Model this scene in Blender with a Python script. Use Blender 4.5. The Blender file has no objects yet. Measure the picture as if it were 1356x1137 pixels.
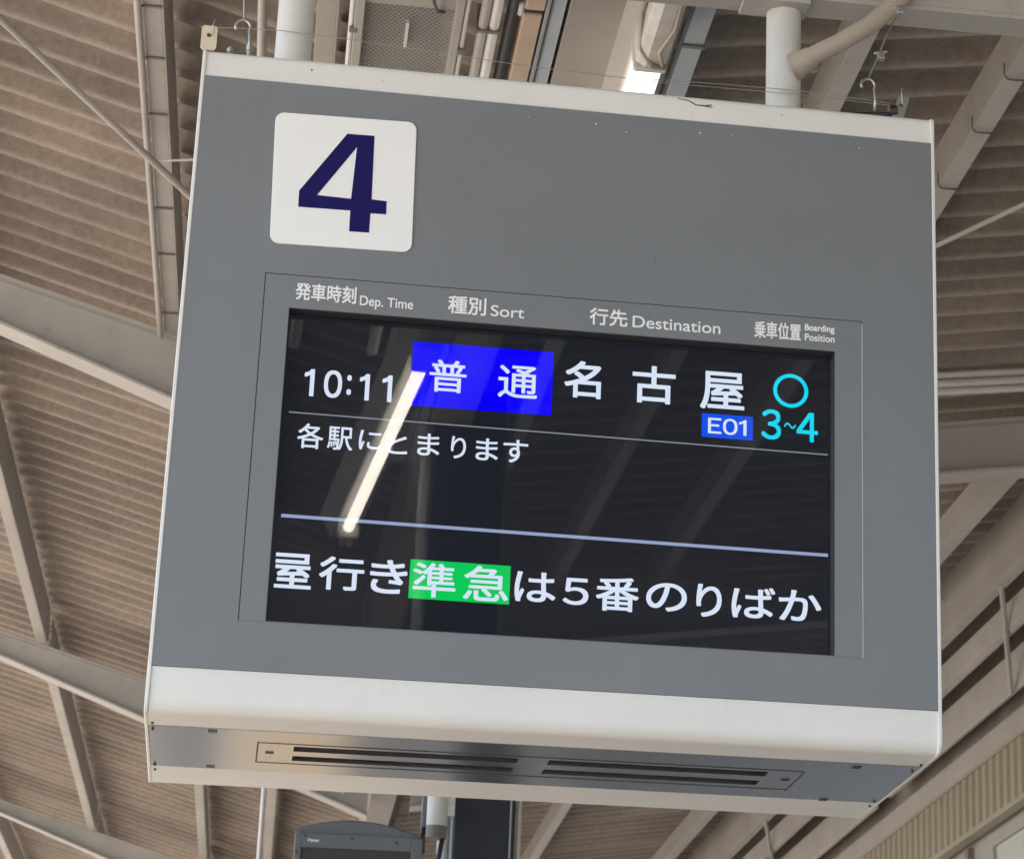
import bpy, bmesh, math, random
from mathutils import Vector, Matrix
random.seed(7)
sc = bpy.context.scene
COL = sc.collection
# ------------------------------------------------------------------ camera
CAMP = Vector((0.146089, -4.258542, -2.107631))
RX = Vector((0.98309958, -0.18242625, 0.01535806))
RY = Vector((0.07703387, 0.3361132, -0.93866592))
RZ = Vector((0.16607526, 0.92398516, 0.34448574))
cd = bpy.data.cameras.new('camera'); cam = bpy.data.objects.new('camera', cd); COL.objects.link(cam)
cam.matrix_world = Matrix(((RX.x, -RY.x, -RZ.x, CAMP.x), (RX.y, -RY.y, -RZ.y, CAMP.y), (RX.z, -RY.z, -RZ.z, CAMP.z), (0, 0, 0, 1)))
cd.sensor_fit = 'HORIZONTAL'; cd.sensor_width = 36; cd.lens = 94.4652
cd.shift_x = -0.2013987; cd.shift_y = -0.0566439
cd.clip_start = 0.05; cd.clip_end = 3000
cd.dof.use_dof = True; cd.dof.focus_distance = 4.75; cd.dof.aperture_fstop = 17
sc.camera = cam
# ------------------------------------------------------------------ world, sun, exposure
SUN_EL, SUN_AZ = math.radians(63), math.radians(250)      # azimuth clockwise from +Y
wd = bpy.data.worlds.new('World'); sc.world = wd; wd.use_nodes = True
nt = wd.node_tree; nt.nodes.clear()
wo = nt.nodes.new('ShaderNodeOutputWorld'); bg = nt.nodes.new('ShaderNodeBackground'); sky = nt.nodes.new('ShaderNodeTexSky')
sky.sky_type = 'NISHITA'; sky.sun_disc = False; sky.sun_elevation = SUN_EL; sky.sun_rotation = SUN_AZ
sky.dust_density = 1.2
bg.inputs['Strength'].default_value = 0.15
nt.links.new(sky.outputs[0], bg.inputs[0]); nt.links.new(bg.outputs[0], wo.inputs[0])
sl = bpy.data.lights.new('sun', 'SUN'); sun = bpy.data.objects.new('sun', sl); COL.objects.link(sun)
sl.energy = 4.8; sl.angle = math.radians(0.5); sl.color = (1.0, 0.95, 0.87)
sdir = Vector((math.sin(SUN_AZ) * math.cos(SUN_EL), math.cos(SUN_AZ) * math.cos(SUN_EL), math.sin(SUN_EL)))
sun.rotation_euler = sdir.to_track_quat('Z', 'Y').to_euler(); sun.location = (-8, -6, 12)
EXPO = 1.60
sc.view_settings.view_transform = 'Standard'; sc.view_settings.look = 'None'
sc.view_settings.exposure = EXPO; sc.view_settings.gamma = 1.0
EM = 2 ** -EXPO          # emission of 1 x EM renders as 1.0
# ------------------------------------------------------------------ frames and helpers
YAW = -0.014917413
I3 = Matrix.Identity(4); KM = Matrix.Rotation(YAW, 4, 'Z')     # canopy axes: a across, b along the platform
def srgb(r, g, b):
    f = lambda c: (c / 12.92 if c <= .04045 else ((c + .055) / 1.055) ** 2.4)
    return (f(r / 255), f(g / 255), f(b / 255), 1)
def mat(name, col, rough=.5, metal=0, emit=None, estr=0, noise=0, nscale=8, bump=0, bscale=60, spec=.5, stretch=None, dark=None, grime=0):
    m = bpy.data.materials.new(name); m.use_nodes = True; t = m.node_tree; b = t.nodes['Principled BSDF']
    col = tuple(col) + (1,) if len(col) == 3 else col
    b.inputs['Base Color'].default_value = col; b.inputs['Roughness'].default_value = rough
    b.inputs['Metallic'].default_value = metal; b.inputs['Specular IOR Level'].default_value = spec
    if emit:
        b.inputs['Emission Color'].default_value = tuple(emit)[:3] + (1,); b.inputs['Emission Strength'].default_value = estr
    if noise or bump or grime:
        tc = t.nodes.new('ShaderNodeTexCoord'); mp = t.nodes.new('ShaderNodeMapping')
        if stretch: mp.inputs['Scale'].default_value = stretch
        t.links.new(tc.outputs['Object'], mp.inputs[0])
    cur = None
    if noise:
        n = t.nodes.new('ShaderNodeTexNoise'); n.inputs['Scale'].default_value = nscale; n.inputs['Detail'].default_value = 6; n.inputs['Roughness'].default_value = .65
        r = t.nodes.new('ShaderNodeValToRGB'); r.color_ramp.elements[0].position = .32; r.color_ramp.elements[1].position = .68
        d = dark if dark else tuple(c * (1 - noise) for c in col[:3]) 
        r.color_ramp.elements[0].color = tuple(d)[:3] + (1,); r.color_ramp.elements[1].color = tuple(min(1, c * (1 + noise * .35)) for c in col[:3]) + (1,)
        t.links.new(mp.outputs[0], n.inputs[0]); t.links.new(n.outputs[0], r.inputs[0]); cur = r.outputs[0]
    if grime:
        n = t.nodes.new('ShaderNodeTexNoise'); n.inputs['Scale'].default_value = nscale * 5; n.inputs['Detail'].default_value = 8; n.inputs['Roughness'].default_value = .8
        r = t.nodes.new('ShaderNodeValToRGB'); r.color_ramp.elements[0].position = .56; r.color_ramp.elements[1].position = .74
        r.color_ramp.elements[0].color = (0, 0, 0, 1); r.color_ramp.elements[1].color = (grime,) * 3 + (1,)
        mx = t.nodes.new('ShaderNodeMixRGB'); mx.inputs[1].default_value = col; mx.inputs[2].default_value = (.16, .12, .085, 1)
        t.links.new(mp.outputs[0], n.inputs[0]); t.links.new(n.outputs[0], r.inputs[0]); t.links.new(r.outputs[0], mx.inputs[0])
        if cur: t.links.new(cur, mx.inputs[1])
        cur = mx.outputs[0]
    if cur: t.links.new(cur, b.inputs['Base Color'])
    if bump:
        n = t.nodes.new('ShaderNodeTexNoise'); n.inputs['Scale'].default_value = bscale; n.inputs['Detail'].default_value = 4
        bp = t.nodes.new('ShaderNodeBump'); bp.inputs['Strength'].default_value = bump; bp.inputs['Distance'].default_value = .004
        t.links.new(mp.outputs[0], n.inputs[0]); t.links.new(n.outputs[0], bp.inputs['Height']); t.links.new(bp.outputs[0], b.inputs['Normal'])
    return m
M = {}
M['white'] = mat('white_paint', (.83, .82, .78), .42, noise=.05, nscale=3, grime=.10)
M['grey'] = mat('grey_front_paint', (.208, .222, .236), .42, noise=.10, nscale=1.6, grime=.05, bump=.03, bscale=400)
M['plaque'] = mat('white_acrylic', (.93, .93, .915), .35)
M['navy_ink'] = mat('navy_ink', srgb(24, 18, 90), .6, spec=.2)
M['print'] = mat('white_print', (.90, .91, .91), .5)
M['black'] = mat('black_bezel', (.012, .013, .016), .5)
M['lcd'] = mat('lcd_panel', (.003, .004, .006), .6, emit=srgb(27, 31, 40), estr=EM * .6, spec=.1)
def em(name, r, g, b, s=1.0): return mat(name, (.0, .0, .0), .5, emit=srgb(r, g, b), estr=EM * s, spec=0)
M['e_text'] = em('lit_text', 220, 232, 252, 1.0)
M['e_blue'] = em('lit_blue', 8, 0, 255, 1.0)
M['e_cyan'] = em('lit_cyan', 20, 218, 245, 1.0)
M['e_green'] = em('lit_green', 12, 205, 92, 1.0)
M['e_badge'] = em('lit_badge', 18, 82, 236, 1.0)
M['e_line'] = em('lit_line', 128, 134, 146, 1.0)
M['e_line2'] = em('lit_line_blue', 150, 164, 200, 1.0)
M['alu'] = mat('brushed_aluminium', (.40, .41, .425), .2, metal=.9, noise=.10, nscale=5, stretch=(.4, 30, 1), bump=.05, bscale=30)
M['slot'] = mat('dark_slot', (.05, .048, .045), .6)
M['screw'] = mat('dark_screw', (.05, .05, .05), .4, metal=.5)
M['zinc'] = mat('zinc_steel', (.55, .53, .5), .35, metal=.8, noise=.2, nscale=30)
M['steel'] = mat('cream_steel_paint', (.46, .438, .408), .5, noise=.16, nscale=2.2, bump=.06, bscale=40, grime=.4)
M['steel_white'] = mat('pale_pole_paint', (.72, .71, .68), .38, noise=.08, nscale=5, grime=.2)
M['cream'] = mat('cream_tag_paint', (.74, .64, .48), .5, noise=.12, nscale=20)
M['conduit'] = mat('beige_flexible_conduit', (.47, .41, .335), .55, noise=.12, nscale=8)
M['duct'] = mat('brown_duct_plastic', (.52, .40, .30), .5, noise=.15, nscale=5)
M['bluegrey'] = mat('blue_grey_steel', (.42, .46, .50), .4, noise=.12, nscale=5)
M['dark'] = mat('dark_cable', (.04, .042, .048), .5)
M['navy'] = mat('navy_column_paint', (.011, .017, .030), .4, noise=.3, nscale=8)
M['strap'] = mat('strap_steel', (.22, .2, .18), .5, metal=.4)
M['device'] = mat('dark_grey_casing', (.12, .135, .145), .5, noise=.1, nscale=8)
M['device_screen'] = mat('dark_mesh_screen', (.035, .037, .038), .55)
M['fascia'] = mat('cream_ribbed_metal', (.36, .325, .25), .5, noise=.08, nscale=3)
M['gutter'] = mat('greige_gutter_paint', (.33, .30, .265), .5, noise=.12, nscale=3, grime=.3)
M['wall'] = mat('grey_wall_paint', (.36, .34, .32), .6, noise=.08, nscale=2)
M['soffit'] = mat('dark_soffit', (.25, .222, .195), .7, noise=.3, nscale=3)
M['floor'] = mat('platform_paving', (.29, .247, .197), .75, noise=.18, nscale=1.2)
M['ballast'] = mat('track_ballast', (.33, .28, .23), .9, noise=.4, nscale=3)
M['tube'] = mat('lamp_tube', (.9, .9, .9), .3, emit=(1, .93, .80), estr=EM * 1.8)
M['tube2'] = mat('lamp_tube_row', (.9, .9, .9), .3, emit=(1, .93, .80), estr=EM * 22)
M['milky'] = mat('milky_cover', (.74, .71, .66), .35, noise=.25, nscale=14)
M['twig'] = mat('brown_twig', (.13, .075, .045), .8)
M['highlight'] = mat('pale_groove_highlight', (.50, .52, .54), .4)
M['pane'] = mat('pale_pane', (.62, .63, .6), .2)
M['amber'] = mat('added_amber_glow', (.7, .5, .3), .4, emit=(1, .70, .38), estr=EM * .6)
M['stone'] = mat('sleeper_concrete', (.35, .34, .32), .8)
M['rail'] = mat('rail_steel', (.25, .2, .17), .4, metal=.7)
def roofmat():
    m = bpy.data.materials.new('brown_fibre_cement'); m.use_nodes = True; t = m.node_tree; b = t.nodes['Principled BSDF']; N = t.nodes.new; Lk = t.links.new
    tc = N('ShaderNodeTexCoord'); mp = N('ShaderNodeMapping'); mp.inputs['Scale'].default_value = (1, 1, 1); Lk(tc.outputs['Object'], mp.inputs[0])
    n1 = N('ShaderNodeTexNoise'); n1.inputs['Scale'].default_value = 42; n1.inputs['Detail'].default_value = 9; n1.inputs['Roughness'].default_value = .72; Lk(mp.outputs[0], n1.inputs[0])
    n2 = N('ShaderNodeTexNoise'); n2.inputs['Scale'].default_value = 2.2; n2.inputs['Detail'].default_value = 5; Lk(mp.outputs[0], n2.inputs[0])
    r1 = N('ShaderNodeValToRGB'); r1.color_ramp.elements[0].position = .3; r1.color_ramp.elements[1].position = .72
    r1.color_ramp.elements[0].color = (.262, .225, .195, 1); r1.color_ramp.elements[1].color = (.405, .352, .306, 1); Lk(n1.outputs[0], r1.inputs[0])
    r2 = N('ShaderNodeValToRGB'); r2.color_ramp.elements[0].position = .3; r2.color_ramp.elements[1].position = .7
    r2.color_ramp.elements[0].color = (.70, .70, .72, 1); r2.color_ramp.elements[1].color = (1.08, 1.05, 1.0, 1); Lk(n2.outputs[0], r2.inputs[0])
    mx = N('ShaderNodeMixRGB'); mx.blend_type = 'MULTIPLY'; mx.inputs[0].default_value = 1; Lk(r1.outputs[0], mx.inputs[1]); Lk(r2.outputs[0], mx.inputs[2])
    oi = N('ShaderNodeObjectInfo'); mr = N('ShaderNodeMapRange'); mr.inputs[3].default_value = .82; mr.inputs[4].default_value = 1.1; Lk(oi.outputs['Random'], mr.inputs[0])
    mx2 = N('ShaderNodeMixRGB'); mx2.blend_type = 'MULTIPLY'; mx2.inputs[0].default_value = 1; Lk(mx.outputs[0], mx2.inputs[1]); Lk(mr.outputs[0], mx2.inputs[2])
    # painted highlight along the low crests, broken up by noise
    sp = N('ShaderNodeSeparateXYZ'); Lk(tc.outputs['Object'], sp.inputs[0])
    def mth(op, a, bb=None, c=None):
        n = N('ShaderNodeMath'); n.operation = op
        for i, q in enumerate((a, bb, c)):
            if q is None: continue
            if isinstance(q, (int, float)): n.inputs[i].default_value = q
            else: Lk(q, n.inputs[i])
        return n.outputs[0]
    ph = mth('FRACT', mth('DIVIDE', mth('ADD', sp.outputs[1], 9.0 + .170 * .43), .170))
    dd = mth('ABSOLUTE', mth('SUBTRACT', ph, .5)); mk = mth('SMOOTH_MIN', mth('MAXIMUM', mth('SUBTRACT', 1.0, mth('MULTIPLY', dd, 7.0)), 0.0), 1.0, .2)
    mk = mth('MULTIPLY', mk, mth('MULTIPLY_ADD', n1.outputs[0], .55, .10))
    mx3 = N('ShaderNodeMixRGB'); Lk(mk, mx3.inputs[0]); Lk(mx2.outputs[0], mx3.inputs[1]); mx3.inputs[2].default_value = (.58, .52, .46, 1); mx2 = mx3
    Lk(mx2.outputs[0], b.inputs['Base Color']); b.inputs['Roughness'].default_value = .85
    bp = N('ShaderNodeBump'); bp.inputs['Strength'].default_value = .5; bp.inputs['Distance'].default_value = .008; Lk(n1.outputs[0], bp.inputs['Height']); Lk(bp.outputs[0], b.inputs['Normal'])
    return m
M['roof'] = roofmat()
def glassmat():
    m = bpy.data.materials.new('screen_glass'); m.use_nodes = True; t = m.node_tree; t.nodes.clear(); N = t.nodes.new
    o = N('ShaderNodeOutputMaterial'); mx = N('ShaderNodeMixShader'); tr = N('ShaderNodeBsdfTransparent'); gl = N('ShaderNodeBsdfGlossy')
    fr = N('ShaderNodeFresnel'); fr.inputs[0].default_value = 1.6; gl.inputs['Roughness'].default_value = .012
    t.links.new(fr.outputs[0], mx.inputs[0]); t.links.new(tr.outputs[0], mx.inputs[1]); t.links.new(gl.outputs[0], mx.inputs[2]); t.links.new(mx.outputs[0], o.inputs[0])
    return m
M['glass'] = glassmat()

class MB:
    """collects shapes in absolute frame coordinates"""
    def __init__(s): s.v = []; s.f = []
    def add(s, vs, fs):
        k = len(s.v); s.v += [Vector(v) for v in vs]; s.f += [tuple(i + k for i in f) for f in fs]; return s
    def box(s, x0, x1, y0, y1, z0, z1):
        vs = [(x, y, z) for z in (z0, z1) for y in (y0, y1) for x in (x0, x1)]
        return s.add(vs, [(0, 2, 3, 1), (4, 5, 7, 6), (0, 1, 5, 4), (2, 6, 7, 3), (0, 4, 6, 2), (1, 3, 7, 5)])
    def prism(s, poly, axis, lo, hi):
        """poly of 2D points extruded along axis ('x': (y,z), 'y': (x,z), 'z': (x,y))"""
        n = len(poly); mk = {'x': lambda p, t: (t, p[0], p[1]), 'y': lambda p, t: (p[0], t, p[1]), 'z': lambda p, t: (p[0], p[1], t)}[axis]
        vs = [mk(p, lo) for p in poly] + [mk(p, hi) for p in poly]
        return s.add(vs, [tuple(range(n))[::-1], tuple(range(n, 2 * n))] + [(i, (i + 1) % n, (i + 1) % n + n, i + n) for i in range(n)])
    def tube(s, pts, r, seg=12, caps=True):
        pts = [Vector(p) for p in pts]; rr = r if isinstance(r, (list, tuple)) else [r] * len(pts); n = len(pts); k = len(s.v); up = None
        for i, p in enumerate(pts):
            d = (pts[min(i + 1, n - 1)] - pts[max(i - 1, 0)]).normalized()
            if up is None: up = Vector((0, 0, 1)) if abs(d.z) < .9 else Vector((1, 0, 0))
            u = d.cross(up).normalized(); w = u.cross(d).normalized(); up = w
            for j in range(seg):
                t = 2 * math.pi * j / seg; s.v.append(p + (u * math.cos(t) + w * math.sin(t)) * rr[i])
        for i in range(n - 1):
            for j in range(seg):
                a = k + i * seg + j; b = k + i * seg + (j + 1) % seg; s.f.append((a, b, b + seg, a + seg))
        if caps: s.f.append(tuple(k + j for j in range(seg))[::-1]); s.f.append(tuple(k + (n - 1) * seg + j for j in range(seg)))
        return s
def thing(name, label, cat, loc, frame=None, group=None):
    o = bpy.data.objects.new(name, None); COL.objects.link(o); F = frame or I3
    o.matrix_world = F @ Matrix.Translation(Vector(loc)); o.empty_display_size = .1
    o['label'] = label; o['category'] = cat; o['_loc'] = tuple(loc)
    if group: o['group'] = group
    return o
def origin(o):
    v = Vector((0, 0, 0))
    while o is not None:
        if '_loc' in o: v += Vector(o['_loc'])
        o = o.parent
    return v
def obj(name, mb, m, parent=None, frame=None, smooth=False, bevel=0, bseg=2, label=None, kind=None, auto=None):
    org = origin(parent)
    me = bpy.data.meshes.new(name); me.from_pydata([tuple(v - org) for v in mb.v], [], mb.f)
    bm = bmesh.new(); bm.from_mesh(me)
    if not getattr(mb, 'open', False): bmesh.ops.recalc_face_normals(bm, faces=bm.faces)
    bm.to_mesh(me); bm.free()
    me.materials.append(M[m] if isinstance(m, str) else m)
    o = bpy.data.objects.new(name, me); COL.objects.link(o)
    if parent is not None: o.parent = parent
    elif frame is not None: o.matrix_world = frame
    if smooth:
        for p in me.polygons: p.use_smooth = True
    if auto:
        for p in me.polygons: p.use_smooth = True
        try: me.set_sharp_from_angle(angle=math.radians(auto))
        except Exception: pass
    if bevel:
        b = o.modifiers.new('bevel', 'BEVEL'); b.width = bevel; b.segments = bseg; b.limit_method = 'ANGLE'; b.angle_limit = math.radians(40)
    if label: o['label'] = label
    if kind: o['kind'] = kind
    return o
def whole(name, mb, m, label, cat, loc, frame=None, group=None, **k):
    """a thing that is one mesh, its origin at loc"""
    F = frame or I3; loc = Vector(loc); mb.v = [v - loc for v in mb.v]
    o = obj(name, mb, m, None, F @ Matrix.Translation(loc), **k)
    o['label'] = label; o['category'] = cat
    if group: o['group'] = group
    return o
# text set as flat print: string -> ink-box-normalised mesh -> placed on the plane y
ONE = ([Vector(p) for p in ((.23, 0, 0), (.33, 0, 0), (.33, .73, 0), (.25, .73, 0), (.23, .60, 0), (.06, .53, 0), (.06, .615, 0), (.19, .66, 0))], [(0, 1, 2, 3, 4), (4, 3, 7, 6, 5)])
def ink(s):
    if all(ord(ch) < 127 for ch in s) and (s == '~' or any(ch.isdigit() for ch in s)):                      # latin set in the sans face of the CJK glyphs, glyph by glyph
        V, F, x = [], [], 0
        for ch in s:
            if ch == ' ': x += .24; continue
            v, f = ONE if ch == '1' else ink_raw(chr(ord(ch) + 0xFEE0)); lo = min(p.x for p in v); hi = max(p.x for p in v); k = len(V)
            V += [Vector((p.x - lo + x, p.y, 0)) for p in v]; F += [tuple(i + k for i in q) for q in f]; x += hi - lo + .075
        return V, F
    return ink_raw(s)
def ink_raw(s):
    c = bpy.data.curves.new('t', 'FONT'); c.body = s; c.size = 1; c.resolution_u = 6; c.fill_mode = 'FRONT'
    o = bpy.data.objects.new('t', c); COL.objects.link(o); bpy.context.view_layer.update()
    me = bpy.data.meshes.new_from_object(o.evaluated_get(bpy.context.evaluated_depsgraph_get()))
    vs = [v.co.copy() for v in me.vertices]; fs = [tuple(p.vertices) for p in me.polygons]
    bpy.data.objects.remove(o); bpy.data.curves.remove(c); bpy.data.meshes.remove(me)
    return vs, fs
def write(items, y, off=0.012, clip=None):
    mb = MB(); mb.open = True
    for s, cu, cv, w, h in items:
        vs, fs = ink(s)
        x0 = min(v.x for v in vs); x1 = max(v.x for v in vs); z0 = min(v.y for v in vs); z1 = max(v.y for v in vs)
        if clip and s == clip[0]:
            # the scrolling line starts with a glyph cut by the edge of the lit area
            bm = bmesh.new(); bv = [bm.verts.new(v) for v in vs]
            for f in fs:
                try: bm.faces.new([bv[i] for i in f])
                except ValueError: pass
            cut = x0 + (x1 - x0) * clip[1]
            bmesh.ops.bisect_plane(bm, geom=bm.verts[:] + bm.edges[:] + bm.faces[:], plane_co=(cut, 0, 0), plane_no=(-1, 0, 0), clear_outer=True)
            bm.verts.index_update(); vs = [v.co.copy() for v in bm.verts]; fs = [tuple(v.index for v in f.verts) for f in bm.faces]; bm.free(); x0 = cut
        e = off * .55 * h
        for k, (ex, ez) in enumerate(((0, 0), (e, e), (-e, -e), (e, -e), (-e, e)) if off > 0 else ((0, 0),)):
            pts = [(cu + ((v.x - x0) / (x1 - x0) - .5) * (w - 2 * e) + ex, y - k * .00006, cv + ((v.y - z0) / (z1 - z0) - .5) * (h - 2 * e) + ez) for v in vs]
            mb.add(pts, fs)
    return mb
def quad(mb, pts, y): mb.open = True; return mb.add([(p[0], y, p[1]) for p in pts], [tuple(range(len(pts)))])

# ================================================================== SETTING
ZF = -3.66
g = obj('ground', MB().box(-400, 400, -400, 400, ZF - 1.4, ZF - 1.1), 'ballast', frame=KM); g['kind'] = 'structure'
pf = obj('platform', MB().box(-2.9, 6.5, -60, 90, ZF - 1.1, ZF), 'floor', frame=KM); pf['kind'] = 'structure'

# ================================================================== CANOPY
ZL, ZR = 1.0066, .59; TL, TR = math.tan(math.radians(16)), math.tan(math.radians(8.5)); RAISE_L, RAISE_R = .20, .13
AV = .93                                         # valley
zL = lambda a: ZL - TL * a                       # rafter tops, left wing
zR = lambda a: ZR + TR * a                       # rafter tops, right wing
cn = thing('platform_canopy', 'cream steel V-shaped platform canopy with brown corrugated roof above the sign', 'canopy', (0, 0, 0), KM)
PITCH = .170
RIB = [(0, 0), (.14, 0), (.20, .006), (.32, .036), (.40, .044), (.57, .048), (.74, .044), (.82, .036), (.94, .006)]   # one wave: narrow crest down, wide pan up
def corr_sheet(name, a0, a1, b0, nw, zf, lift, up):
    mb = MB(); mb.open = True
    for w in range(nw + 1):
        for t, h in RIB:
            if w == nw and t > .5: break
            b = b0 + (w + t) * PITCH; z = h + lift * (1 - (w + t) / nw)
            mb.v += [Vector((a0, b, zf(a0) + up + z)), Vector((a1, b, zf(a1) + up + z))]
    n = len(mb.v) // 2
    mb.f = [(2 * i, 2 * i + 1, 2 * i + 3, 2 * i + 2) for i in range(n - 1)]
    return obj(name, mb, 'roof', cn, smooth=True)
B0 = -9.0
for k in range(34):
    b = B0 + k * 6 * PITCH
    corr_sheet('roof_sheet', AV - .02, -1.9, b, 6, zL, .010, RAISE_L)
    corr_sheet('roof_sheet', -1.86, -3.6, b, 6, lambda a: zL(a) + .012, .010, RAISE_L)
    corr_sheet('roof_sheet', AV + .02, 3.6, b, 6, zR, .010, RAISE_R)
# rafters: tapered web and flange, one object each wing
def rafter(b):
    for side in (0, 1):
        if side == 0:
            zb = lambda a: .835 - .385 * (a + .215); zt = zL; a0, a1 = .70, -3.5
        else:
            zb = lambda a: .756 + .145 * (a - 2.407); zt = zR; a0, a1 = .92, 3.10
        zl = lambda a: min(zb(a), zt(a) - .07)
        A = [a0 + (a1 - a0) * i / 8 for i in range(9)]
        mb = MB()
        mb.prism([(a, zl(a) + .012) for a in A] + [(a, zt(a) - .012) for a in A[::-1]], 'y', b, b + .012)
        r = obj('rafter', mb, 'steel', cn)
        for w, (lo, hi) in (('lower', (lambda a: zl(a) , lambda a: zl(a) + .012)), ('upper', (lambda a: zt(a) - .012, lambda a: zt(a)))):
            fl = MB().prism([(a, lo(a)) for a in A] + [(a, hi(a)) for a in A[::-1]], 'y', b - .056 if w == 'lower' else b - .045, b + .068 if w == 'lower' else b + .055)
            obj('flange', fl, 'steel', r, bevel=.002)
RB = [-6.35, -1.0, 4.35, 9.70, 15.05, 20.4]
for b in RB: rafter(b)
# purlins: web and bottom flange; web on the side that faces the valley for the left wing
def purlin(a, zf, side, w=.05, h=.10, name='purlin'):
    z0 = zf(a) + .001; z1 = z0 + (.19 if side < 0 else .12)
    for i in range(len(RB) - 1):
        b0, b1 = RB[i] + .075, RB[i + 1] - .065
        if side < 0: mb = MB().box(a, a + .006, b0, b1, z0, z1).box(a - w, a, b0, b1, z0, z0 + .006).box(a - w, a - w + .005, b0, b1, z0 + .006, z0 + .02)
        else: mb = MB().box(a - .006, a, b0, b1, z0, z1).box(a, a + w, b0, b1, z0, z0 + .006).box(a + w - .005, a + w, b0, b1, z0 + .006, z0 + .02)
        p = obj(name, mb, 'steel', cn, bevel=.0015)
        s_ = 1 if side < 0 else -1
        for be, q in ((b0, .06), (b1, -.06)):
            obj('cleat', MB().box(a + (.006 if side < 0 else -.012), a + (.012 if side < 0 else -.006), min(be, be + q), max(be, be + q), z0 + .02, z0 + .10), 'steel', p)
            for zz in (.04, .08): obj('bolt', MB().tube([(a + s_ * .012, be + q / 2, z0 + zz), (a + s_ * .022, be + q / 2, z0 + zz)], .008, 6), 'zinc', p)
for a in (-.209, -.996, -1.79, -2.58, -3.37): purlin(a, zL, -1, .046)
purlin(.227, zL, -1, .048)
for a, w in ((1.436, .043), (1.869, .048), (2.83, .062)): purlin(a, zR, 1, w)
# eave girder of the right wing
obj('eave_girder', MB().box(3.12, 3.13, -7, 27, .945, 1.20).box(3.115, 3.165, -7, 27, .925, .945), 'steel', cn, bevel=.002)
obj('eave_angle', MB().box(3.22, 3.23, -7, 27, .792, .914).box(3.23, 3.25, -7, 27, .786, .798), 'steel', cn, bevel=.002)
def rod(p, q, r=.011, m='steel', name='brace_rod', parent=cn): return obj(name, MB().tube([p, q], r, 8), m, parent, smooth=False, auto=40)
def ext(p, q, s0, s1):
    p, q = Vector(p), Vector(q); d = q - p; return p + d * s0, p + d * s1
rod(*ext((-.621, 2.129, 1.085), (-.144, 2.849, .948), -2.3, 1.9), r=.0098)
rod(*ext((2.078, 2.112, .80), (1.903, 2.377, .774), -3.2, 4.5), r=.0075)
rod(*ext((2.865, 6.104, .818), (3.379, 6.72, .895), -3, .0), r=.006)
rod((-.215, 2.674, .968), (.10, 2.43, .90), r=.0035)
for k in range(4):
    rod((3.135, 6.2 + 5.35 * (k - 1), .95), (3.31, 6.70 + 5.35 * (k - 1), .60), r=.012, name='tie_rod')
# columns under the valley, navy with pale pipes on both sides
def column(b, a=.893, w=.20, zt=.52):
    o = obj('column', MB().box(a - w / 2, a + w / 2, b, b + .20, ZF, zt), 'navy', cn, bevel=.006)
    obj('seam_strip', MB().box(a + .082, a + .087, b - .003, b, ZF, .50), 'bluegrey', o)
    obj('drain_pipe', MB().tube([(a - .128, b + (.03 if b > 0 else .17), ZF), (a - .128, b + (.03 if b > 0 else .17), zt - .02)], .020, 14), 'steel_white', o, smooth=True)
    obj('drain_pipe', MB().tube([(a + .115, b + (.03 if b > 0 else .17), ZF), (a + .115, b + (.03 if b > 0 else .17), zt - .02)], .008, 10), 'steel_white', o, smooth=True)
column(4.42); column(-3.80, .844, .217, .72)
# beam across that carries the sign
xb = obj('sign_beam', MB().box(-.6, 2.5, .295, .305, .359, .50).box(-.6, 2.5, .262, .338, .348, .359).box(-.6, 2.5, .262, .268, .359, .400).box(-.6, 2.5, .262, .338, .50, .512), 'steel', cn, bevel=.002)
for a in (1.057, .153):
    obj('gusset_plate', MB().box(a - .065, a + .065, .262, .334, .338, .3475), 'steel', xb, bevel=.002)
# valley gutter
obj('valley_flashing', MB().box(.84, 1.02, -9, 24, .985, .995).box(1.01, 1.02, -9, 24, .88, .985), 'soffit', cn)
gt = obj('valley_gutter', MB().box(.716, .847, -7, 16, .60, .604).box(.716, .720, -7, 16, .604, .80).box(.843, .847, -7, 16, .604, .76), 'gutter', cn, bevel=.002)

# ================================================================== THINGS HUNG IN THE VALLEY
def along(name, label, cat, a0, a1, z0, z1, b0, b1, m, **k):
    return whole(name, MB().box(a0, a1, b0, b1, z0, z1), m, label, cat, ((a0 + a1) / 2, b0, z0), KM, bevel=.0025, **k)
def pipe(name, label, cat, a, z, r, b0, b1, m, straps=(), group='conduit pipes running along the canopy'):
    t = thing(name, label, cat, (a, b0, z), KM, group if name == 'conduit_pipe' else None)
    obj('pipe', MB().tube([(a, b0, z), (a, b1, z)], r, 14), m, t, auto=40)
    for s in straps: obj('strap', MB().box(a - r - .003, a + r + .003, s, s + .012, z - r - .003, z + r + .04), 'strap', t)
    return t
tl = pipe('conduit_pipe', 'slim pale pipe strapped under the left purlin nearest the sign', 'pipe', -.266, 1.052, .0095, -6, 4.3, 'steel', ())
for s in (1.94, 2.232, 2.578, 3.232, 3.592, 4.1): obj('strap', MB().box(-.278, -.2065, s, s + .009, 1.062, 1.0665), 'strap', tl)
pipe('conduit_pipe', 'slim grey pipe beyond the left end of the sign top', 'pipe', .050, .93, .0115, -6, 9.6, 'steel')
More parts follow.
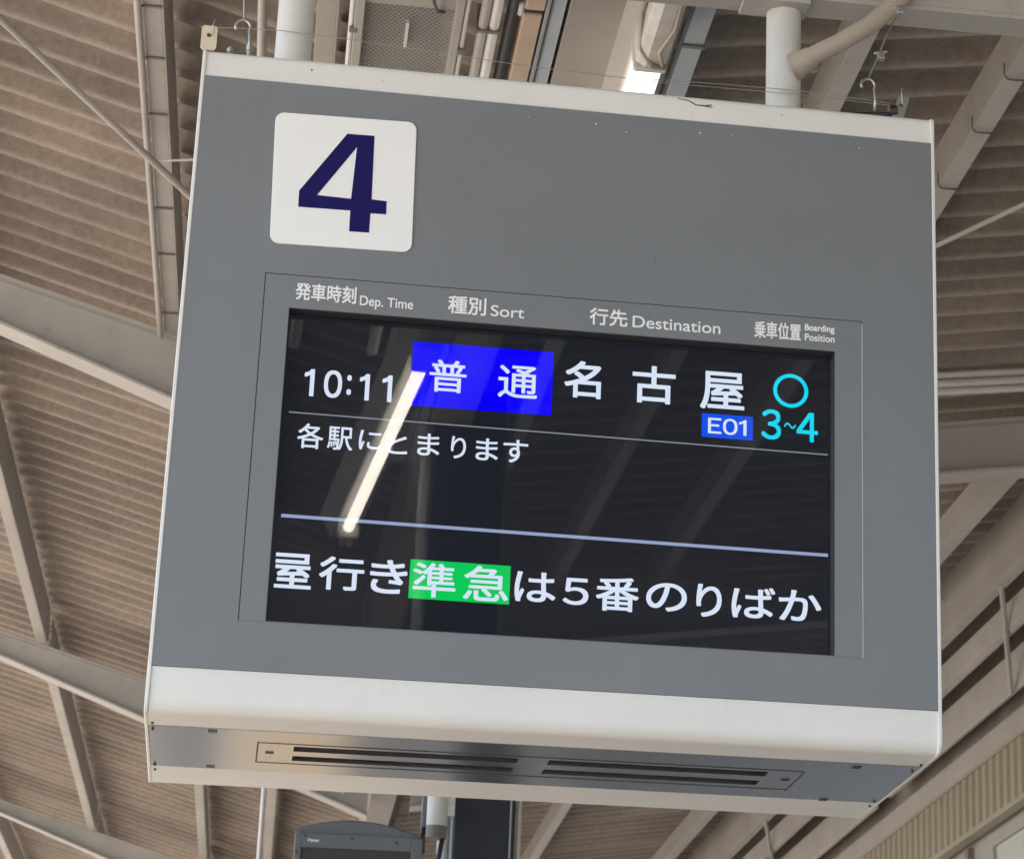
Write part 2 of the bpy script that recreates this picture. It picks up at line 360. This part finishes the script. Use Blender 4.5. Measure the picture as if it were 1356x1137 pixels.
# cable tray
ct = thing('cable_tray', 'pale cable tray with expanded metal bottom above the sign top', 'cable tray', (.36, .8, .6), KM)
for a0, a1 in ((.264, .284), (.476, .494)): obj('side_rail', MB().box(a0, a1, -3, 8, .585, .625), 'steel', ct, bevel=.002)
obj('rail_tube', MB().tube([(.258, -3, .595), (.258, 8, .595)], .006, 8), 'steel_white', ct, auto=40)
obj('rail_tube', MB().tube([(.501, -3, .595), (.501, 8, .595)], .0055, 8), 'steel_white', ct, auto=40)
obj('cross_bar', MB().box(.284, .476, .78, .925, .600, .606), 'steel', ct)
lm = MB(); step = .0180
for fam in (-1, 1):
    b = .50
    while b < 1.9:
        p = Vector((.284, b if fam > 0 else b + .192 * 1.6, .606)); q = Vector((.476, b + .192 * 1.6 if fam > 0 else b, .606))
        d = (q - p).normalized(); n = Vector((-d.y, d.x, 0)) * .0012; up = Vector((0, 0, .0016))
        vs = [p - n, p + n, q + n, q - n]; lm.add(vs + [v + up for v in vs], [(0, 1, 2, 3), (7, 6, 5, 4), (0, 4, 5, 1), (1, 5, 6, 2), (2, 6, 7, 3), (3, 7, 4, 0)])
        b += step
obj('cable_bed', MB().box(.30, .46, .93, 8, .650, .672), 'soffit', ct)
obj('mesh_bottom', lm, 'steel', ct, kind='stuff')
for a_, b_ in ((.262, 1.02), (.262, 1.30), (.500, 1.08)): obj('tray_clip', MB().box(a_ - .008, a_ + .010, b_, b_ + .022, .583, .590), 'strap', ct, bevel=.002)
obj('mesh_clip', MB().box(.375, .382, .99, 1.11, .592, .6), 'steel_white', ct)
obj('loose_cable', MB().tube([(.42, .70, .55), (.425, .82, .56), (.437, .90, .58), (.452, .94, .60)], .004, 8), 'dark', ct, smooth=True)
pipe('conduit_pipe', 'pale grey pipe right of the cable tray, duller of a touching pair', 'pipe', .541, .60, .0115, -5, 9.6, 'steel', (.98,))
pipe('conduit_pipe', 'shiny white pipe touching the dull one right of the cable tray', 'pipe', .5645, .60, .0120, -5, 9.6, 'steel_white', (.98,))
pipe('cable_bundle', 'black cable bundle between the shiny pipe and brown duct', 'cable', .602, .62, .015, -5, 9.6, 'dark')
dt = thing('cable_duct', 'brown square plastic duct with a dark joint above the sign', 'duct', (.632, -4, .6), KM)
obj('duct_box', MB().box(.622, .664, -4, .885, .595, .65).box(.620, .662, .905, 9, .595, .65), 'duct', dt, bevel=.004)
obj('joint_gap', MB().box(.623, .661, .885, .905, .60, .646), 'dark', dt)
obj('coupling', MB().tube([(.617, .88, .61), (.617, .93, .61)], .008, 10), 'steel_white', dt, smooth=True)
cc = thing('channel', 'blue-grey steel channel between brown duct and wide gutter', 'channel', (.68, -4, .6), KM)
obj('channel_body', MB().box(.667, .708, -4, 9, .60, .604).box(.667, .670, -4, 9, .604, .66).box(.705, .708, -4, 9, .604, .66), 'bluegrey', cc, bevel=.002)
obj('edge_seal', MB().box(.675, .679, -4, 9, .596, .5995), 'dark', cc)
br = thing('strut_channel', 'blue-grey strut right of the lamp with a dark clip', 'channel', (.975, -4, .6), KM)
obj('strut', MB().box(.982, 1.026, -4, 9, .60, .64), 'bluegrey', br, bevel=.002)
obj('clip', MB().box(.978, 1.03, .98, .992, .594, .6), 'strap', br)
# lamps
def lamp(label, p0, p1, two=False):
    p0, p1 = Vector(p0), Vector(p1); L = (p1 - p0).length; ang = math.atan2(-(p1 - p0).x, (p1 - p0).y)
    t = thing('strip_lamp', label, 'lamp', p0, KM, 'strip lamps under the canopy'); t.matrix_world = KM @ Matrix.Translation(p0) @ Matrix.Rotation(ang, 4, 'Z')
    t['_loc'] = (0, 0, 0)
    prof = [(-.033, .03), (.033, .03), (.078, .105), (-.078, .105)]
    obj('housing', MB().prism(prof, 'y', -.42, L + .25), 'steel', t, bevel=.003)
    segs = [(0, L * .53 - .012), (L * .53 + .012, L)] if two else [(0, L)]
    for s0, s1 in segs:
        n = 18; mb = MB(); rt = .0185 if two else .034; mb.prism([(rt * math.cos(math.pi * 2 * i / n), rt * math.sin(math.pi * 2 * i / n) - .006) for i in range(n)], 'y', s0, s1)
        obj('tube', mb, 'tube2' if two else 'tube', t, auto=50)
    for b in (-.022, L): obj('lamp_holder', MB().prism([(-.036, -.042), (.036, -.042), (.04, .03), (-.04, .03)], 'y', b, b + .022), 'milky', t, bevel=.006)
    return t
lp = lamp('lit strip lamp whose bright end shows above the sign top', (.895, .90, .52), (.895, 2.5, .52))
obj('end_cover', MB().prism([(-.034, -.03), (-.012, -.042), (.018, -.04), (.036, -.028), (.04, .03), (-.04, .03)], 'y', -.42, -.025), 'milky', lp, bevel=.006)
obj('cable', MB().tube([(-.045, -.42, .0), (-.044, -.2, .0), (-.03, -.09, -.03), (0, -.045, -.047), (.03, -.03, -.04)], .006, 8), 'conduit', lp, smooth=True)
obj('cable', MB().tube([(.02, -.40, -.045), (.024, -.22, -.047), (.006, -.12, -.05), (.022, -.05, -.045)], .004, 8), 'duct', lp, smooth=True)
lamp('lit strip lamp reflected as a bright streak in the screen', (.6235, -2.76, .50), (.531, -4.43, .50), True)
# conduits along the right rafter
for j, (dz, r) in enumerate(((1.043, .0125), (1.011, .015), (.983, .0125))):
    whole('conduit_pipe', MB().tube([(1.2, 4.1, dz - .142), (2.336, 4.1, dz), (3.05, 4.1, dz + .089)], r, 12), 'steel_white',
          ['upper', 'middle', 'lowest'][j] + ' of three pale pipes beside the right rafter', 'pipe', (1.2, 4.1, dz), KM, group='pipes beside the right rafter', auto=40)
# J clips on the flange of the second right purlin
for s_ in (1.52, 1.83, 2.19, 2.9, 3.6): obj('cable_clip', MB().tube([(1.863, s_, .905), (1.863, s_, .874), (1.868, s_, .863), (1.88, s_, .861), (1.925, s_, .862)], .0028, 6), 'strap', cn, smooth=True)

# ================================================================== BUILDING AT THE RIGHT
bd = thing('station_building', 'grey station building with cream ribbed fascia at the right canopy edge', 'building', (3.33, 2, ZF), KM)
obj('gutter_box', MB().box(3.325, 3.345, 9.40, 30, .606, .786), 'steel', bd, bevel=.004)
obj('gutter_box', MB().box(3.325, 3.345, -4, 9.12, .606, .786), 'steel', bd, bevel=.004)
obj('fascia_band', MB().box(3.425, 3.48, -4, 30, .472, .60), 'steel', bd)
obj('soffit', MB().box(3.17, 6, -4, 30, 1.06, 1.10), 'soffit', bd)
obj('upper_wall', MB().box(3.44, 3.6, -4, 30, .60, 1.06), 'soffit', bd)
fb = MB(); fb.open = True; n = 0; b = -4.0
while b < 30:
    for db, da in ((0, 0), (.058, 0), (.066, .016), (.112, .016)):
        fb.v += [Vector((3.41 + da, b + db, .195)), Vector((3.41 + da, b + db, .465))]; n += 1
    b += .12
fb.f = [(2 * i, 2 * i + 1, 2 * i + 3, 2 * i + 2) for i in range(n - 1)]
obj('ribbed_fascia', fb, 'fascia', bd)
obj('fascia_trim', MB().box(3.398, 3.44, -4, 30, .462, .477).box(3.392, 3.45, -4, 30, .172, .197), 'fascia', bd, bevel=.003)
obj('wall', MB().box(3.48, 3.7, -4, 30, ZF, -1.2).box(3.48, 3.7, -4, 30, .16, .30).box(3.48, 3.7, 7.70, 9.2, -1.2, .16).box(3.48, 3.7, 11, 30, -1.2, .16).box(3.48, 3.7, -4, 4.5, -1.2, .16), 'wall', bd)
for b0, b1 in ((4.5, 7.70), (9.2, 11)):
    w = obj('window', MB().box(3.465, 3.50, b0, b1, .10, .16).box(3.465, 3.50, b0, b0 + .09, -1.2, .10).box(3.465, 3.50, b1 - .09, b1, -1.2, .10).box(3.465, 3.50, b0 + .09, b1 - .09, -1.2, -1.14), 'wall', bd)
    obj('pane', MB().box(3.482, 3.488, b0 + .09, b1 - .09, -1.14, .10), 'pane', w)
obj('wall_post', MB().box(3.45, 3.48, 8.0, 8.07, -1.2, .16), 'soffit', bd)

# ================================================================== SMALL THINGS BELOW THE SIGN
b = 4.05
dv = thing('display_unit', 'dark grey rounded display unit hanging below left of the navy column', 'display', (.385, b, -.9), KM)
top = [(.192 + .388 * i / 14, -.545 + .040 * math.sin(math.pi * i / 14) ** .8 - .012 * i / 14) for i in range(15)]
body = [(.192, -1.0)] + top + [(.580, -1.0)]
obj('casing', MB().prism(body, 'y', b, b + .10), 'device', dv, bevel=.006, auto=30)
obj('face_frame', MB().box(.192, .212, b - .012, b, -1.0, -.553).box(.546, .580, b - .012, b, -1.0, -.562).box(.212, .546, b - .012, b, -.602, -.558), 'device', dv, bevel=.002)
obj('dark_screen', MB().box(.212, .546, b - .005, b - .001, -1.0, -.602), 'device_screen', dv)
obj('maker_mark', write([('Hytec', .248, -.581, .034, .013)], b - .0135, .03), 'print', dv)
for a, z in ((.222, -.567), (.364, -.571), (.50, -.577), (.198, -.617), (.563, -.632)): obj('screw', MB().tube([(a, b - .016, z), (a, b - .011, z)], .0035, 10), 'screw', dv)
obj('hanger', MB().box(.575, .590, b + .02, b + .05, -.60, .45), 'device', dv, bevel=.003)
obj('hook_arm', MB().tube([(.555, b + .01, -.565), (.566, b + .01, -.572), (.578, b + .01, -.56), (.583, b + .02, -.52)], .007, 8), 'screw', dv, smooth=True)
dv.matrix_world = KM @ Matrix.Translation((.385 + .096, b, -.962))
cm = thing('security_camera', 'white cylindrical camera with grey ring beside the navy column', 'camera', (.63, 4.3, -.5), KM)
obj('camera_body', MB().tube([(.640, 4.25, -.545), (.640, 4.25, -.40)], .038, 20), 'steel_white', cm, smooth=False, auto=40)
obj('collar', MB().tube([(.640, 4.25, -.582), (.640, 4.25, -.545)], [.036, .040], 20), 'strap', cm, auto=40)
obj('bracket', MB().box(.675, .70, 4.24, 4.27, -.51, -.47).box(.68, .70, 4.24, 4.40, -.47, -.42), 'steel_white', cm, bevel=.003)
obj('cable', MB().tube([(.665, 4.25, -.58), (.655, 4.25, -.65), (.635, 4.25, -.75), (.62, 4.25, -.9)], .008, 8), 'dark', cm, smooth=True)
cm.matrix_world = KM @ Matrix.Translation((.63 + .084, 4.3, -.5))
vp = whole('hanger_pipe', MB().tube([(.182, 4.2, -1.5), (.182, 4.2, .95)], .007, 10), 'steel_white', 'thin pale vertical pipe left of the display unit', 'pipe', (.182, 4.2, -1.5), KM, auto=40)
kc = thing('added_amber_box', 'unseen box with glowing amber front, added to mirror a warm patch under the sign', 'added lit box', (.25, 4.6, ZF), KM)  # unseen glowing box, added for the warm patch on the sign's underside
obj('added_box_body', MB().box(.03, .47, 4.6, 5.2, ZF + .05, -1.78), 'white', kc, bevel=.02)
obj('added_lit_front', MB().box(.06, .44, 4.588, 4.598, ZF + .7, -1.85), 'amber', kc, bevel=.003)
obj('added_box_flap', MB().box(.10, .40, 4.585, 4.598, ZF + .25, ZF + .5), 'black', kc, bevel=.003)

# ================================================================== THE SIGN
W, D, H = 1.30, .605, 1.162
sg = thing('departure_sign', 'grey and white hanging departure board with large 4 and lit timetable screen', 'sign', (.65, .30, -H))
def prof(g=0.0, r=.026, y0=0.0):
    """side outline (y, z) of the case; g grows it"""
    p = []
    def arc(cy, cz, rr, t0, t1, n=8):
        for i in range(n + 1):
            t = math.radians(t0 + (t1 - t0) * i / n); p.append((cy + rr * math.cos(t), cz + rr * math.sin(t)))
    arc(y0 + .012 - g, -.012 + g, .012, 180, 90, 4)
    arc(D - .012 + g, -.012 + g, .012, 90, 0, 4)
    arc(D - .02 + g, -H + .02 - g, .02, 0, -90, 4)
    arc(y0 + r - g, -H + r - g, r, -90, -180, 8)
    return p
hp = prof(0, .026, .004)
# the case: closed extrusion with a shallow channel below for the vent panel
lo = [q for q in hp]
i0 = max(i for i, q in enumerate(lo) if q[0] > .5)           # last back point
chan = lo[:i0 + 1] + [(.436, -H), (.436, -H + .03), (.108, -H + .03), (.108, -H)] + lo[i0 + 1:]
chan += [(.004, -1.0900), (.045, -1.0900), (.045, -.0510), (.004, -.0510)]
obj('case', MB().prism(chan, 'x', .0062, W - .0062), 'white', sg, auto=35)
for x0, x1 in ((0, .0062), (W - .0062, W)): obj('end_cap', MB().prism(prof(.0004, .0264, .0002), 'x', x0, x1), 'white', sg, bevel=.0012, auto=35)
# grey front: outer panel and the door round the screen, a groove between them
YF = .0005
dL, dR, dT, dB = .1365, 1.1640, -.4077, -1.0085; gp = .0016
sL, sR, sT, sB = .1786, 1.1168, -.4658, -1.0073
gz0, gz1, gx0, gx1 = -1.0895, -.0515, .0064, 1.2936
obj('front_panel', MB().box(gx0, gx1, YF, .0445, dT + gp, gz1).box(gx0, dL - gp, YF, .0445, dB, dT + gp).box(dR + gp, gx1, YF, .0445, dB, dT + gp).box(gx0, gx1, YF, .0445, gz0, dB), 'grey', sg)
obj('screen_door', MB().box(dL, dR, YF - .0006, .0445, sT, dT).box(dL, sL, YF - .0006, .0445, sB, sT).box(sR, dR, YF - .0006, .0445, sB, sT).box(dL, dR, YF - .0006, .0445, dB + .0002, sB), 'grey', sg)
obj('door_gap', MB().box(dL - gp, dL, .0030, .0440, dB, dT).box(dR, dR + gp, .0030, .0440, dB, dT).box(dL - gp, dR + gp, .0030, .0440, dT, dT + gp), 'slot', sg)
# screen: inner black bezel, lit panel, marks, glass
YS = .030
bz = obj('bezel', MB().box(sL, sL + .0015, .003, YS + .004, sB, sT).box(sR - .0015, sR, .003, YS + .004, sB, sT).box(sL + .0015, sR - .0015, .003, YS + .004, sT - .0015, sT).box(sL + .0015, sR - .0015, .003, YS + .004, sB, sB + .0015), 'black', sg)
sc_ = obj('screen', MB().box(sL + .0015, sR - .0015, YS + .001, YS + .005, sB + .0015, sT - .0015), 'lcd', sg)
P1 = YS - .0005; P2 = YS - .0010
obj('blue_panel', quad(MB(), [(.3905, -.4977), (.6302, -.4977), (.6302, -.6122), (.3915, -.6128)], P1), 'e_blue', sc_)
obj('badge_panel', quad(MB(), [(.8896, -.5868), (.9787, -.5872), (.9787, -.6302), (.8896, -.6298)], P1), 'e_badge', sc_)
obj('green_panel', quad(MB(), [(.4071, -.8798), (.5727, -.8806), (.5726, -.9466), (.4066, -.9462)], P1), 'e_green', sc_)
obj('thin_line', quad(MB(), [(.1915, -.6390), (1.1105, -.6445), (1.1105, -.6470), (.1915, -.6415)], P1), 'e_line', sc_)
obj('thick_line', quad(MB(), [(.1915, -.8172), (1.1115, -.8226), (1.1115, -.8283), (.1915, -.8229)], P1), 'e_line2', sc_)
tx = [('time_text', [('1', .2215, -.5858, .0165, .0480), ('0', .2610, -.5856, .0300, .0488), (':', .2878, -.5850, .0075, .0350), ('1', .3135, -.5867, .0165, .0470), ('1', .3513, -.5862, .0165, .0475)], .035),
      ('train_type_text', [('普', .4523, -.5561, .0627, .0579), ('通', .5714, -.5567, .0673, .0585)], .02),
      ('destination_text', [('名', .6819, -.5432, .0632, .0665), ('古', .8051, -.5427, .0749, .0678), ('屋', .9246, -.5443, .0775, .0692)], .03),
      ('badge_text', [('E01', .9341, -.6086, .0672, .0290)], .03),
      ('stops_text', [('各', .2297, -.6799, .0431, .0438), ('駅', .2788, -.6805, .0417, .0406), ('に', .3290, -.6796, .0378, .0343), ('と', .3732, -.6822, .0353, .0365), ('ま', .4260, -.6800, .0370, .0388), ('り', .4761, -.6812, .0250, .0390), ('ま', .5241, -.6811, .0375, .0390), ('す', .5724, -.6806, .0417, .0404)], .02),
      ('message_text', [('屋', .2177, -.9141, .0594, .0610), ('行', .2960, -.9124, .0732, .0564), ('き', .3726, -.9125, .0611, .0572), ('は', .6147, -.9141, .0684, .0513), ('5', .6825, -.9173, .0429, .0459), ('番', .7523, -.9176, .0726, .0582), ('の', .8353, -.9170, .0689, .0488), ('り', .9074, -.9183, .0431, .0566), ('ば', .9832, -.9169, .0745, .0542), ('か', 1.0632, -.9169, .0733, .0535)], .03),
      ('express_text', [('準', .4473, -.9135, .0709, .0585), ('急', .5330, -.9134, .0747, .0594)], .02)]
for nme, items, off in tx: obj(nme, write(items, P2, off, ('屋', .2) if nme == 'message_text' else None), 'e_text', sc_)
obj('position_text', write([('3', 1.0109, -.5984, .0345, .0545), ('~', 1.0440, -.5983, .0212, .0105), ('4', 1.0743, -.5988, .0377, .0532)], P2, .03), 'e_cyan', sc_)
rg = MB(); rg.open = True; n = 48
for i in range(n):
    t = 2 * math.pi * i / n; rg.v += [Vector((1.0449 + r * math.cos(t), P2, -.5343 + r * math.sin(t))) for r in (.0242, .0310)]
rg.f = [(2 * i, 2 * i + 1, (2 * i + 3) % (2 * n), (2 * i + 2) % (2 * n)) for i in range(n)]
obj('boarding_ring', rg, 'e_cyan', sc_)
gm = MB(); gm.open = True
gl = obj('screen_glass', quad(gm, [(sL + .0016, sT - .0016), (sR - .0016, sT - .0016), (sR - .0016, sB + .0016), (sL + .0016, sB + .0016)], YS - .004), 'glass', sg)
# printed headings
hd = [('発車時刻', .2382, -.4352, .1015, .0313, .032), ('Dep. Time', .3402, -.4458, .0897, .0232, .02), ('種別', .4763, -.4370, .0648, .0323, .032), ('Sort', .5455, -.4421, .0572, .0205, .02),
      ('行先', .7191, -.4373, .0656, .0312, .032), ('Destination', .8374, -.4412, .1534, .0215, .02), ('乗車位置', 1.0148, -.4367, .0824, .0315, .032), ('Boarding', 1.0892, -.4275, .0530, .0158, .05), ('Position', 1.0892, -.4441, .0530, .0130, .05)]
for s, u, v, w, h, off in hd: obj('heading_text', write([(s, u, v, w, h)], -.0007, off), 'print', sg)
# white number plate, set very slightly askew as in the place
pc = [(.1309, -.1099), (.3731, -.1053), (.3772, -.3490), (.1382, -.3528)]
def rounded(c, r, n=6):
    out = []
    for i in range(4):
        p = Vector(c[i]); a = (Vector(c[i - 1]) - p).normalized(); b = (Vector(c[(i + 1) % 4]) - p).normalized()
        s, e = p + a * r, p + b * r; m = p + (a + b) * r
        for k in range(n + 1):
            t = math.pi / 2 * k / n; out.append(tuple(m - b * r * math.cos(t) - a * r * math.sin(t)))
    return out
pl = obj('number_plate', MB().prism(rounded(pc, .016), 'y', -.0028, .0003), 'plaque', sg, bevel=.0008, auto=40)
four_o = [(.2552, -.1393), (.3018, -.1387), (.3039, -.2579), (.3298, -.2589), (.3300, -.2834), (.3035, -.2838), (.3031, -.3198), (.2693, -.3203), (.2690, -.2819), (.1811, -.2832), (.1807, -.2534)]
four_i = [(.2732, -.1629), (.2114, -.2586), (.2690, -.2601)]
fb = MB(); fb.open = True; yq = -.0034
fb.add([(p[0], yq, p[1]) for p in four_o + four_i],
       [(10, 0, 11, 12), (0, 1, 11), (11, 1, 2, 13), (10, 12, 13, 9), (9, 13, 8), (13, 2, 5, 8), (2, 3, 4, 5), (8, 5, 6, 7)])
obj('number_four', fb, 'navy_ink', pl)
# underside: aluminium vent panel with two pairs of slots
zb, zt = -H - .0005, -H + .004
y0, y1 = .1095, .4345; s1, s2, s3, s4 = .2160, .2555, .2925, .3325
xa = [.243, .619, .671, 1.050]
vpn = MB().box(.0066, 1.2934, y0, s1, zb, zt).box(.0066, 1.2934, s2, s3, zb, zt).box(.0066, 1.2934, s4, y1, zb, zt)
for a0, a1 in ((.0066, xa[0]), (xa[1], xa[2]), (xa[3], 1.2934)):
    vpn.box(a0, a1, s1, s2, zb, zt).box(a0, a1, s3, s4, zb, zt)
vp_ = obj('vent_panel', vpn, 'alu', sg)
obj('vent_slot_lining', MB().box(.2, 1.1, .2, .35, -H + .012, -H + .016), 'slot', sg)
obj('access_outline', MB().box(.182, .1845, .1975, .356, zb - .0006, zb).box(1.1085, 1.111, .2065, .366, zb - .0006, zb).box(.1845, 1.1085, .1975, .1998, zb - .0006, zb).box(.1845, 1.1085, .3570, .3593, zb - .0006, zb), 'slot', vp_)
for x in (.204, 1.090): obj('key_slot', MB().box(x - .007, x + .007, .266, .281, zb - .0008, zb), 'slot', vp_)
for x, y in ((.1085, .131), (.107, .417), (1.186, .140), (1.193, .428)): obj('latch', MB().box(x - .0075, x + .0075, y - .009, y + .009, zb - .0008, zb), 'screw', vp_)
for x, y in ((.0125, .136), (.0125, .42), (1.285, .145), (1.285, .42), (.0125, .088), (.0125, .462), (1.287, .092), (1.287, .462)):
    obj('screw', MB().tube([(x, y, -H - .003), (x, y, -H + .001)], .0024, 10), 'screw', sg)
# lifting tags, eye bolts, hooks and safety wires on top
def tag_plate(x, y, w, tilt=0):
    mb = MB(); mb.open = False; h = .046
    n = 10; outer = [(x - w / 2, .0), (x + w / 2, 0.0), (x + w / 2 + tilt, h), (x - w / 2 + tilt, h)]
    cx, cz = x + tilt * .6, h * .62; hole = [(cx + .0045 * math.cos(2 * math.pi * i / 12), cz + .0045 * math.sin(2 * math.pi * i / 12)) for i in range(12)]
    # ring of quads between square outline (12 points) and hole
    def edge(t):
        c, s = math.cos(t), math.sin(t); k = 1 / max(abs(c), abs(s)); u, v = c * k, s * k
        zz = h / 2 + v * h / 2; return (x + u * w / 2 + tilt * zz / h, zz)
    N = 24; O = [edge(2 * math.pi * (i + .5) / N + math.pi / N * 0) for i in range(N)]; I = [(cx + .0045 * math.cos(2 * math.pi * (i + .5) / N), cz + .0045 * math.sin(2 * math.pi * (i + .5) / N)) for i in range(N)]
    vs = [(p[0], y, p[1]) for p in O + I] + [(p[0], y + .003, p[1]) for p in O + I]
    fs = []
    for i in range(N):
        j = (i + 1) % N; fs += [(i, j, N + j, N + i), (2 * N + i, 3 * N + i, 3 * N + j, 2 * N + j), (i, 2 * N + i, 2 * N + j, j), (N + i, N + j, 3 * N + j, 3 * N + i)]
    return mb.add(vs, fs)
obj('lifting_tag', tag_plate(.0075, .006, .027), 'cream', sg)
obj('lifting_tag', tag_plate(1.236, .02, .022, .014), 'zinc', sg)
obj('tag_wire', MB().tube([(.012, .004, .028), (.013, .0, .045), (.0155, .004, .058)], .0012, 6), 'zinc', sg)
obj('tag_wire', MB().tube([(1.246, .018, .03), (1.244, .016, .05), (1.245, .018, .062)], .001, 6), 'zinc', sg)
def hook(x, y, z, flip=1):
    pts = [(x + flip * (.004), y, z)] + [(x + flip * (-.0 + .013 * math.cos(math.radians(t))), y, z + .040 + .013 * math.sin(math.radians(t))) for t in range(-30, 215, 20)]
    return MB().tube([(x + flip * .012, y, z - .01), (x + flip * .014, y, z + .012)] + pts[1:], .0028, 8)
obj('hook', hook(.062, .10, .058), 'zinc', sg, smooth=True)
obj('eye_bolt', MB().tube([(.0765, .10, .0), (.0765, .10, .062)], .0042, 8).tube([(.0765, .10, .052), (.0765, .10, .062)], .007, 6), 'zinc', sg)
obj('eye_bolt', MB().tube([(.044, .05, .0), (.044, .05, .030)], .0035, 8).tube([(.044, .05, .020), (.044, .05, .026)], .0065, 6), 'zinc', sg)
obj('safety_wire', MB().tube([(.0625, .10, .112), (.059, .10, .165), (.056, .20, .30)], .0016, 6), 'zinc', sg)
obj('hook', hook(1.202, .10, .062, 1), 'zinc', sg, smooth=True)
obj('safety_wire', MB().tube([(1.203, .10, .118), (1.222, .10, .165), (1.236, .10, .205), (1.262, .12, .262)], .0016, 6), 'zinc', sg)
for x, z in ((1.226, .163), (1.264, .262)):
    obj('wire_clip', MB().box(x - .006, x + .007, .093, .107, z - .006, z + .008).tube([(x - .012, .10, z + .006), (x + .012, .10, z + .012)], .0035, 8), 'zinc', sg, bevel=.002)
obj('turnbuckle', MB().tube([(1.14, .03, .003), (1.228, .03, .013)], .0045, 8).tube([(1.222, .024, .016), (1.236, .024, .018)], .011, 8), 'screw', sg, auto=40)
# hanging poles
for x in (.153, 1.083):
    obj('hanger_pole', MB().tube([(x, .30, -.02), (x, .30, .345)], .0335, 32), 'steel_white', sg, smooth=False, auto=40)
    obj('pole_collar', MB().tube([(x, .30, .0), (x, .30, .016)], .043, 32), 'steel_white', sg, auto=40)
# cables slung low across the top
obj('top_cable', MB().tube([(-.02, .26, .170), (.0701, .26, .1764), (.1319, .26, .1785), (.25, .26, .1743), (.5883, .26, .1543), (.8463, .26, .147), (1.1158, .26, .1498), (1.2857, .26, .1451)], .0007, 6), 'zinc', sg)
obj('top_cable', MB().tube([(.82, .26, .152), (.96, .26, .156), (1.1158, .26, .1578), (1.2858, .26, .1499)], .0007, 6), 'zinc', sg)
obj('steel_bar', MB().tube([(.93, .30, .118), (1.25, .30, .104)], .004, 6), 'strap', sg)
obj('dry_twig', MB().tube([(.8309, .0035, -.0089), (.85, .003, -.0113), (.8638, .003, -.0188), (.8774, .003, -.0189), (.8938, .003, -.0201)], [.0006, .0009, .001, .0013, .0008], 5).tube([(.8774, .003, -.0189), (.8924, .003, -.0158)], .0008, 5), 'twig', sg, label='tiny brown dry twig stuck on the white top edge')
for x, z, r_ in ((.6856, -.0749, .0016), (.7396, -.0855, .0011), (.8718, -.0737, .0014), (1.1612, -.0741, .0011), (.5668, -.0739, .0008), (.9303, -.0736, .0009)):
    obj('paint_fleck', MB().tube([(x, YF - .0004, z), (x, YF, z)], r_, 7), 'print', sg)
for x, z, r_ in ((.7977, -.3205, .0014), (.1869, -.0217, .0018), (.6506, -.3028, .0006), (1.02, -.022, .0012), (.31, -.030, .0009)):
    obj('dirt_speck', MB().tube([(x, YF - .0004 if z < -.05 else .0036, z), (x, YF if z < -.05 else .004, z)], r_, 7), 'twig', sg)
obj('door_groove_highlight', MB().box(dR + .0001, dR + .0017, -.0004, .003, dB, dT - .004), 'highlight', sg)  # pale strip that paints the edge highlight along the right door groove
# curved beige conduit entering the right pole
cf = thing('flexible_conduit', 'curved beige conduit joining the right hanging pole', 'conduit', (1.1, .28, .24))
cp = [(1.100, .27, .213), (1.136, .25, .233), (1.178, .24, .2555), (1.237, .235, .2976), (1.282, .23, .3417), (1.3125, .225, .378), (1.343, .22, .426), (1.37, .22, .50)]
obj('conduit_tube', MB().tube(cp, [.0185] * len(cp), 16), 'conduit', cf, smooth=True)
obj('pole_socket', MB().tube([(1.098, .272, .212), (1.114, .262, .221), (1.130, .253, .230)], [.027, .0235, .0200], 24), 'conduit', cf, auto=40)

for o in bpy.data.objects:
    if '_loc' in o: del o['_loc']
